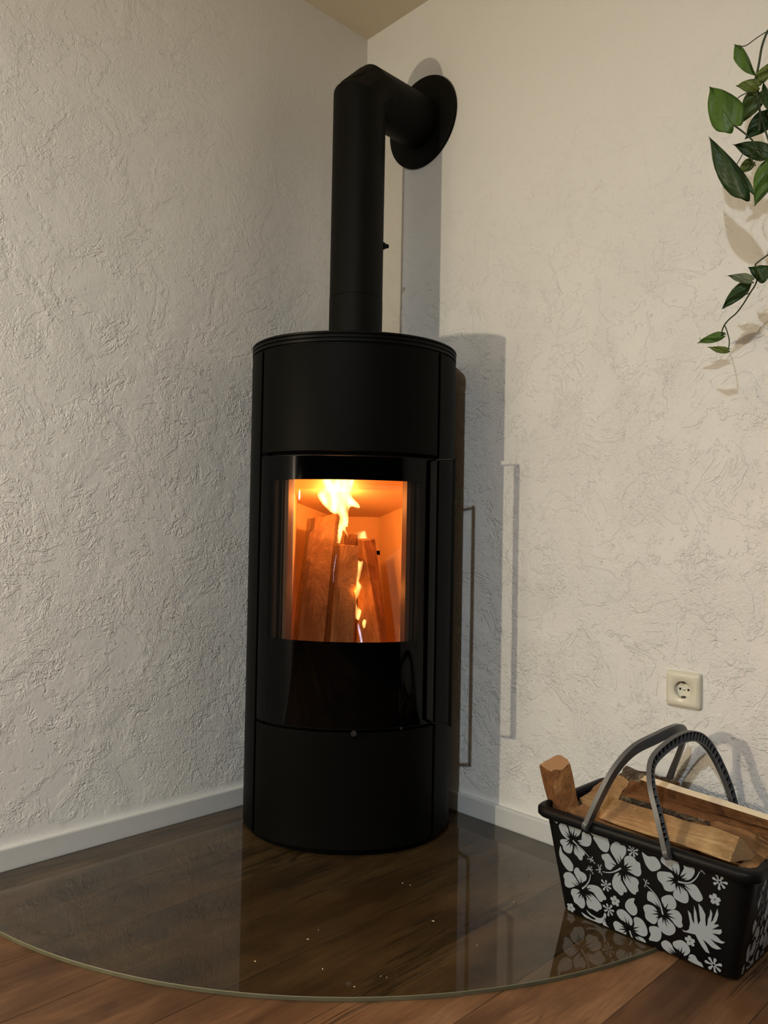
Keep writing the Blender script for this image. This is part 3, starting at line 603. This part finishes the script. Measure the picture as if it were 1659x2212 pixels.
# ------------------------------------------------------------ wall socket
sock = thing('power_socket', (1.110, 0, .4535), 'ivory wall power socket with round recess low on the right wall', 'power socket')
def rrect(h, r, n=64):
    out = []
    for i in range(n):
        a = 2*math.pi*(i + .5)/n; cx, cz = math.cos(a), math.sin(a); k = h / max(abs(cx), abs(cz)); x, z = cx*k, cz*k
        x2, z2 = max(-h+r, min(h-r, x)), max(-h+r, min(h-r, z)); d = math.hypot(x-x2, z-z2)
        if d > r*.001 and abs(x) > h-r and abs(z) > h-r: x, z = x2 + (x-x2)/d*r, z2 + (z-z2)/d*r
        out.append((x, z))
    return out
circ = lambda r, n=64: [(r*math.cos(2*math.pi*(i+.5)/n), r*math.sin(2*math.pi*(i+.5)/n)) for i in range(n)]
P3 = lambda pts, y: [(1.110 + a, -y, .4535 + b) for a, b in pts]
mb = MB(); mb.loft([P3(rrect(.0405, .006), 0), P3(rrect(.0405, .006), .004), P3(rrect(.0395, .0065), .0075), P3(rrect(.0375, .007), .0098),
                    P3(rrect(.0335, .008), .0118), P3(rrect(.0325, .008), .0120), P3(circ(.0200), .0120), P3(circ(.0193), .0112)], True, False)
mb.build('cover_frame', M['wplast'], sock, smooth=True, angle=50)
mb = MB(); mb.loft([P3(circ(.0193), .0114), P3(circ(.0190), .0014), P3(circ(.0188), .0010)], True, False); mb.loft([P3(circ(.0190), .0006), P3(circ(.0190), .0012)])
mb.build('round_recess', M['wplast'], sock, smooth=True)
for s in (-1, 1):
    mb = MB(); mb.cyl((1.110 + s*.0095, -.0010, .4535), (0, -1, 0), [(0, .0027), (.0006, .0027)], 18); mb.build('pin_hole', M['hole'], sock)
mb = MB(); mb.cyl((1.110, -.0010, .4535), (0, -1, 0), [(0, .0024), (.0010, .0024), (.0014, .0018)], 16); mb.build('screw', M['steel'], sock, smooth=True)
for s in (-1, 1):
    mb = MB(); mb.box((1.1065, -.0105, .4535 + s*.0162 - .0012), (1.1135, -.0010, .4535 + s*.0162 + .0012)); mb.build('earth_clip', M['dsteel'], sock, bevel=.0004)

# ------------------------------------------------------------ wood basket
X0, X1, Y0, Y1, ZR = .979, 1.336, -.285, -.050, .212      # footprint and rim height
basket = thing('firewood_basket', ((X0+X1)/2, (Y0+Y1)/2, .0075), 'black plastic carry basket with grey hibiscus print and two grey handles, full of firewood', 'basket')
def rr(x0, x1, y0, y1, r, z, n=7):
    pts = []
    for cx, cy, a0 in ((x1-r, y1-r, 0), (x0+r, y1-r, 90), (x0+r, y0+r, 180), (x1-r, y0+r, 270)):
        for i in range(n + 1):
            a = math.radians(a0 + 90*i/n); pts.append((cx + r*math.cos(a), cy + r*math.sin(a), z))
    return pts
def lev(t, off=0):        # basket wall at height fraction t, pushed in by off
    return rr(X0 - .044*t + off, X1 + .036*t - off, Y0 - .0207*t + off, Y1 + .022*t - off, .016 + .016*t, .0075 + (ZR - .0075)*t)
mb = MB()
mb.loft([lev(0, .0015), lev(.012), lev(.5), lev(.93), lev(1.0)], True, False)
mb.loft([lev(1.0), lev(1.0, .003), lev(.5, .003), lev(.03, .003)], True, False); mb.loft([lev(0, .004), lev(.03, .004)])
mb.build('basket_body', M['bplast'], basket, smooth=True, angle=40)
mb = MB(); z_ = lambda L, z: [(x, y, z) for x, y, _ in L]
mb.loft([z_(lev(.93, .0), ZR-.016), z_(lev(1, -.010), ZR-.014), z_(lev(1, -.013), ZR-.010), z_(lev(1, -.013), ZR+.002), z_(lev(1, -.009), ZR+.0065), z_(lev(1, 0), ZR+.008), z_(lev(1, .004), ZR+.005), z_(lev(1, .004), ZR-.012)], True, False)
tag(mb.build('rolled_rim', M['bplast'], basket, smooth=True, angle=60), None)
def yf(z): return -.285 - .0976 * z - .0006
def fpt(a, b, d=0): z = max(b / 1e4, .0098); return Vector((.9 + a/1e4, yf(z) - d, z))
def spt(a, b, d=0):      # same print on the right short side
    z = max(b / 1e4, .0098); y = -.268 + (a - 800) / 1e4 * .62; return Vector((1.336 + .036 * (z - .0075) / (ZR - .0075) + .0006 + d, y, z))
def decal(mb, P, m=0):
    t = tessellate_polygon([[Vector((p.x if abs(P[0].x-P[1].x) + abs(P[2].x-P[1].x) > 1e-9 and mb.front else p.y, p.z, 0)) for p in P]])
    mb.add(P, [tuple(f) for f in t], m)
def parse(s): return [[tuple(map(float, q.split(','))) for q in g.split()] for g in s.split('|')]
def draw_print(mapf, front, keep):
    mb = MB(); mb.front = front; vb = MB(); vb.front = front
    def ok(P): return all(keep(p) for p in P)
    for pl in parse(PETALS):
        P = [mapf(p.x, p.y) for p in catmull([(a, b, 0) for a, b in pl], 3)]
        if ok(P): decal(mb, P)
        # dark veins from the flower's centre into the petal
        cx, cy = sum(a for a, b in pl)/len(pl), sum(b for a, b in pl)/len(pl)
        c = min(CENTRES, key=lambda q: (q[0]-cx)**2 + (q[1]-cy)**2); dx, dy = cx - c[0], cy - c[1]; L = math.hypot(dx, dy)
        if L < 480:
            for ang, ln in ((-.36, .72), (0, 1.0), (.36, .72)):
                ca, sa = math.cos(ang), math.sin(ang); ux, uy = (dx*ca - dy*sa)/L, (dx*sa + dy*ca)/L
                r0 = L*.18; r1 = min(L*1.15, L*.3 + 190*ln); wd = 24
                P = [mapf(c[0] + ux*r0 - uy*wd, c[1] + uy*r0 + ux*wd, .0003), mapf(c[0] + ux*r1, c[1] + uy*r1, .0003), mapf(c[0] + ux*r0 + uy*wd, c[1] + uy*r0 - ux*wd, .0003)]
                if ok(P): vb.add(P, [(0, 1, 2)])
    for pl in parse(FERN):
        P = [mapf(a, b) for a, b in pl]
        if ok(P): decal(mb, P)
    for pl in parse(STAMENS):
        C = catmull([(a, b, 0) for a, b in pl], 4, False); n = len(C)
        for s_, d_, tgt in ((1.9, .0004, vb), (1.0, .0006, mb)):
            for i in range(n - 1):
                t = (C[i+1] - C[i]).normalized(); q = Vector((-t.y, t.x, 0)); w0, w1 = [(17 - 10*k/(n-1)) * s_ for k in (i, i+1)]
                P = [mapf(*(C[i] + q*w0)[:2], d_), mapf(*(C[i+1] + q*w1)[:2], d_), mapf(*(C[i+1] - q*w1)[:2], d_), mapf(*(C[i] - q*w0)[:2], d_)]
                if ok(P): tgt.add(P, [(0, 1, 2, 3)])
    for pl in parse(DOTS):
        mx = sum(a for a, b in pl)/len(pl); my = sum(b for a, b in pl)/len(pl)
        for a, b in pl:
            P = [mapf(a + 14*math.cos(k*math.pi/4), b + 14*math.sin(k*math.pi/4)) for k in range(8)]
            if ok(P): mb.add(P, [tuple(range(8))])
            dx, dy = a - mx, b - my; L = math.hypot(dx, dy) or 1; qx, qy = -dy/L*8, dx/L*8
            P = [mapf(mx+qx, my+qy), mapf(a+qx, b+qy), mapf(a-qx, b-qy), mapf(mx-qx, my-qy)]
            if ok(P): mb.add(P, [(0, 1, 2, 3)])
    for x, y, r, n in DAISIES:
        for k in range(n):
            a0 = 2*math.pi*k/n + x * .01
            if n > 5:
                rr_ = r * (.98 if k % 2 else .84); P2 = [(0, -r*.05), (.5*rr_, -r*.10), (.86*rr_, -r*.17), (rr_, 0), (.86*rr_, r*.17), (.5*rr_, r*.10), (0, r*.05)]
            else:
                P2 = [(0, -r*.12), (.5*r, -r*.36), (.92*r, -r*.26), (r*.97, 0), (.92*r, r*.26), (.5*r, r*.36), (0, r*.12)]
            C = catmull([(q[0], q[1], 0) for q in P2], 2)
            P = [mapf(x + p.x*math.cos(a0) - p.y*math.sin(a0), y + p.x*math.sin(a0) + p.y*math.cos(a0), .00002*k) for p in C]
            if ok(P): decal(mb, P)
        P = [mapf(x + r*.13*math.cos(k*math.pi/4), y + r*.13*math.sin(k*math.pi/4), .0004) for k in range(8)]
        if ok(P): vb.add(P, [tuple(range(8))])
    return mb, vb
mb, vb = draw_print(fpt, True, lambda p: True)
tag(mb.build('hibiscus_print', M['print'], basket), 'pale grey hibiscus flowers, leaves and daisies printed on the long side'); tag(vb.build('print_veins', M['vein'], basket), kind='stuff')
mb, vb = draw_print(spt, False, lambda p: p.y < -.06 and p.y > -.262)
tag(mb.build('hibiscus_print', M['print'], basket), 'the same flower print on the short side'); tag(vb.build('print_veins', M['vein'], basket), kind='stuff')
# handles: channel section straps with cross ribs
def handle(path, side):
    C = catmull(path, 8, False); n = len(C); mb = MB(); rb = MB(); fr = []
    for i, p in enumerate(C):
        t = (C[min(i+1, n-1)] - C[max(i-1, 0)]).normalized(); x = Vector((side, 0, 0)); x = (x - t*x.dot(t)).normalized(); o = x.cross(t).normalized()
        fr.append((p, t, x, o))
    hw, dp, wl = .0105, .0095, .0022
    sec = [(-hw, 0), (hw, 0), (hw, -dp), (hw-wl, -dp), (hw-wl, -wl), (-hw+wl, -wl), (-hw+wl, -dp), (-hw, -dp)]
    mb.loft([[p + o*a + x*b for a, b in sec] for p, t, x, o in fr])
    for p, t, x, o in (fr[0], fr[-1]):
        mb.cyl(p - x*.0098, x, [(0, .0120), (.0092, .0120), (.0102, .0105)], 24)
    acc = 0
    for i in range(1, n):
        acc += (C[i] - C[i-1]).length
        if acc > .0085:
            acc = 0; p, t, x, o = fr[i]
            rb.add([p + o*a + x*b + t*c for c in (-.0007, .0007) for a, b in ((-hw+.001, -.001), (hw-.001, -.001), (hw-.001, -dp), (-hw+.001, -dp))],
                   [(0,3,2,1),(4,5,6,7),(0,1,5,4),(1,2,6,5),(2,3,7,6),(3,0,4,7)])
    h = mb.build('handle', M['gplast'], basket, smooth=True, angle=50)
    tag(rb.build('handle_ribs', M['gplast'], h), kind='stuff')
handle([(1.063,-.324,.214),(1.082,-.312,.268),(1.104,-.293,.325),(1.128,-.262,.367),(1.152,-.215,.388),(1.162,-.165,.397),(1.160,-.118,.392),(1.150,-.078,.368),(1.128,-.050,.325),(1.100,-.030,.268),(1.080,-.022,.214)], 1)
handle([(1.222,-.324,.210),(1.200,-.312,.265),(1.174,-.293,.318),(1.160,-.262,.352),(1.166,-.215,.376),(1.176,-.165,.388),(1.184,-.118,.384),(1.190,-.078,.362),(1.202,-.050,.322),(1.217,-.030,.268),(1.230,-.022,.214)], -1)

# firewood in the basket
def bl(A, B, mats, label, **kw): return tag(log_mesh('firewood', A, B, mats, **kw), label, 'firewood', 'split logs in the basket')
p_, t_, r_, d_, e_, k_ = M['pale'], M['tan'], M['red'], M['dull'], M['end'], M['bark']
bl([(.975,-.268,.060),(1.010,-.278,.060),(1.025,-.245,.060),(.985,-.235,.060)], [(.902,-.262,.287),(.935,-.272,.279),(.972,-.240,.300),(.928,-.222,.310)],
   [r_, e_, k_], 'short reddish split log standing upright in the left corner of the basket', seed=11, amp=.004, fray=.005)
bl([(.990,-.283,.150),(.992,-.290,.222),(1.000,-.248,.226),(.995,-.238,.150)], [(1.345,-.290,.150),(1.347,-.294,.196),(1.342,-.240,.203),(1.345,-.220,.150)],
   [t_, e_], 'long tan split log lowest along the front rim of the basket', seed=12, amp=.006, fray=.010, seg=34)
bl([(1.060,-.283,.222),(1.050,-.245,.252),(1.050,-.200,.225)], [(1.326,-.292,.216),(1.330,-.248,.252),(1.350,-.222,.214)],
   [p_, e_], 'pale three-sided split log on top at the front right of the basket', seed=13, amp=.0042, fray=.006, seg=34)
bl([(.985,-.215,.170),(.988,-.232,.228),(.990,-.110,.262),(.992,-.100,.190)], [(1.052,-.205,.170),(1.050,-.222,.222),(1.050,-.125,.254),(1.052,-.115,.180)],
   [p_, e_], 'pale broad log at the left behind the front logs in the basket', seed=14, amp=.006, fray=.012)
bl([(1.060,-.175,.200),(1.058,-.190,.246),(1.055,-.130,.258),(1.058,-.115,.210)], [(1.420,-.172,.190),(1.418,-.182,.236),(1.415,-.132,.250),(1.420,-.125,.200)],
   [r_, e_, k_], 'long dark reddish log with a bark strip across the middle of the basket', mi=[2, 0, 0, 0], seed=15, amp=.0055, fray=.010, seg=34)
bl([(1.080,-.138,.250),(1.080,-.142,.272),(1.080,-.124,.278),(1.080,-.110,.250)], [(1.430,-.160,.244),(1.430,-.166,.264),(1.430,-.150,.269),(1.430,-.130,.244)],
   [M['lit_slat'], e_, r_], 'thin pale slat with a painted lamplit top, lying highest along the back of the basket', mi=[2, 0, 2, 2], seed=16, amp=.0015, fray=.006, seg=34)
bl([(1.000,-.110,.200),(1.005,-.120,.246),(1.010,-.075,.272),(1.015,-.050,.225)], [(1.130,-.095,.200),(1.130,-.105,.240),(1.130,-.065,.262),(1.130,-.045,.215)],
   [k_, e_], 'short grey bark-covered log at the back left of the basket', seed=17, amp=.004, fray=.006)
bl([(1.225,-.222,.190),(1.225,-.226,.232),(1.230,-.198,.240),(1.232,-.195,.200)], [(1.350,-.262,.170),(1.352,-.262,.206),(1.366,-.222,.222),(1.362,-.220,.180)],
   [t_, e_], 'tan splintered log end at the right, behind the pale three-sided log', seed=18, amp=.005, fray=.010)
bl([(1.250,-.198,.195),(1.250,-.205,.238),(1.255,-.180,.247),(1.256,-.176,.200)], [(1.392,-.226,.175),(1.394,-.232,.214),(1.396,-.192,.238),(1.394,-.188,.190)],
   [t_, e_, k_], 'broad tan log at the far right of the basket beside the rim', mi=[0, 0, 2, 0], seed=19, amp=.005, fray=.010)
bl([(.978,-.238,.150),(.976,-.240,.212),(1.004,-.236,.216),(1.004,-.230,.150)], [(.955,-.150,.150),(.952,-.150,.208),(.982,-.145,.214),(.984,-.140,.150)],
   [k_, e_], 'dark mossy piece of wood at the foot of the upright log', seed=20, amp=.006, fray=.006)
bl([(.99,-.09,.05),(.99,-.27,.05),(.99,-.27,.140),(.99,-.09,.150)], [(1.34,-.09,.05),(1.34,-.27,.05),(1.34,-.27,.140),(1.34,-.09,.150)],
   [t_, e_], 'big split log filling the bottom of the basket under the others', seed=21, amp=.006)

# ------------------------------------------------------------ hanging plant
plant = thing('hanging_vine', (1.30, -.17, 1.75), 'trailing heart-leaved green vine hanging in front of the right wall', 'houseplant')
for r, pts in VINES:
    C = catmull(pts, 5, False); MB().tube(C, r, 7).build('stem', M['stem'], plant, smooth=True, angle=180)
CAMP = Vector((1.8872, -1.7141, .8031))
HP = [(0, .60), (.06, .80), (.15, .95), (.28, 1.0), (.42, .94), (.57, .78), (.72, .55), (.86, .27), (.94, .10), (1, 0)]
for i, lf in enumerate(LEAVES):
    b, t = Vector(lf[0:3]), Vector(lf[3:6]); wl, wr, hue = lf[6:]
    ax = t - b; L = ax.length; view = (b - CAMP).normalized(); sd = ax.cross(view).normalized()    # to the leaf's left seen from the room
    nrm = sd.cross(ax).normalized(); mb = MB(); nr = 14; nc = 4; rows = []; uvs = []
    for k in range(nr + 1):
        f = k / nr; wv = 0
        for q in range(len(HP) - 1):
            if HP[q][0] <= f <= HP[q+1][0]: wv = HP[q][1] + (HP[q+1][1] - HP[q][1]) * (f - HP[q][0]) / (HP[q+1][0] - HP[q][0])
        row = []
        for c in range(-nc, nc + 1):
            s = c / nc; wd = (wr if s > 0 else wl) * wv; back = -.11 * L * math.sin(math.pi * abs(s) ** 1.15) * (1 - f) ** 4
            lift = (.10 * L) * (abs(s) ** 1.3) * wv * .8 - .05 * L * math.sin(f * math.pi) + .10 * L * f * f
            row.append(b + ax * f + ax.normalized() * back - sd * (-s) * wd + nrm * lift * .8 + nrm * .003 * math.sin(f*9 + c + i)); uvs.append((f, s))
        rows.append(row)
    N = 2*nc + 1; mb.v = [p for r in rows for p in r]
    for k in range(nr):
        for c in range(N - 1): mb.f.append((k*N + c, k*N + c + 1, (k+1)*N + c + 1, (k+1)*N + c)); mb.m.append(0)
    o = mb.build('leaf', M['leaf%d' % hue], plant, smooth=True, angle=180)
    uv = o.data.uv_layers.new(name='UVMap')
    for lp in o.data.loops: uv.data[lp.index].uv = uvs[lp.vertex_index]
    so = o.modifiers.new('thick', 'SOLIDIFY'); so.thickness = .0006

# ------------------------------------------------------------ crumbs of wood on the glass
for i, (x, y) in enumerate(CHIPS):
    a = random.random() * 3; mb = MB(); d = Vector((math.cos(a), math.sin(a), 0)); q = Vector((-d.y, d.x, 0)); c = Vector((x, y, .0073)); ln = .0015 + .0022*random.random()
    mb.add([c - d*ln, c + q*.0009, c + d*ln, c - q*.0009, c + Vector((0, 0, .0014)), c + d*ln*.5 + Vector((0, 0, .0011))],
           [(0, 1, 4), (1, 2, 5), (1, 5, 4), (2, 3, 5), (3, 0, 4), (3, 4, 5), (0, 3, 2, 1)])
    tag(mb.build('wood_crumb', M['chip'], None, c), 'tiny pale wood crumb lying on the glass hearth plate', 'wood crumb', 'wood crumbs on the glass plate')
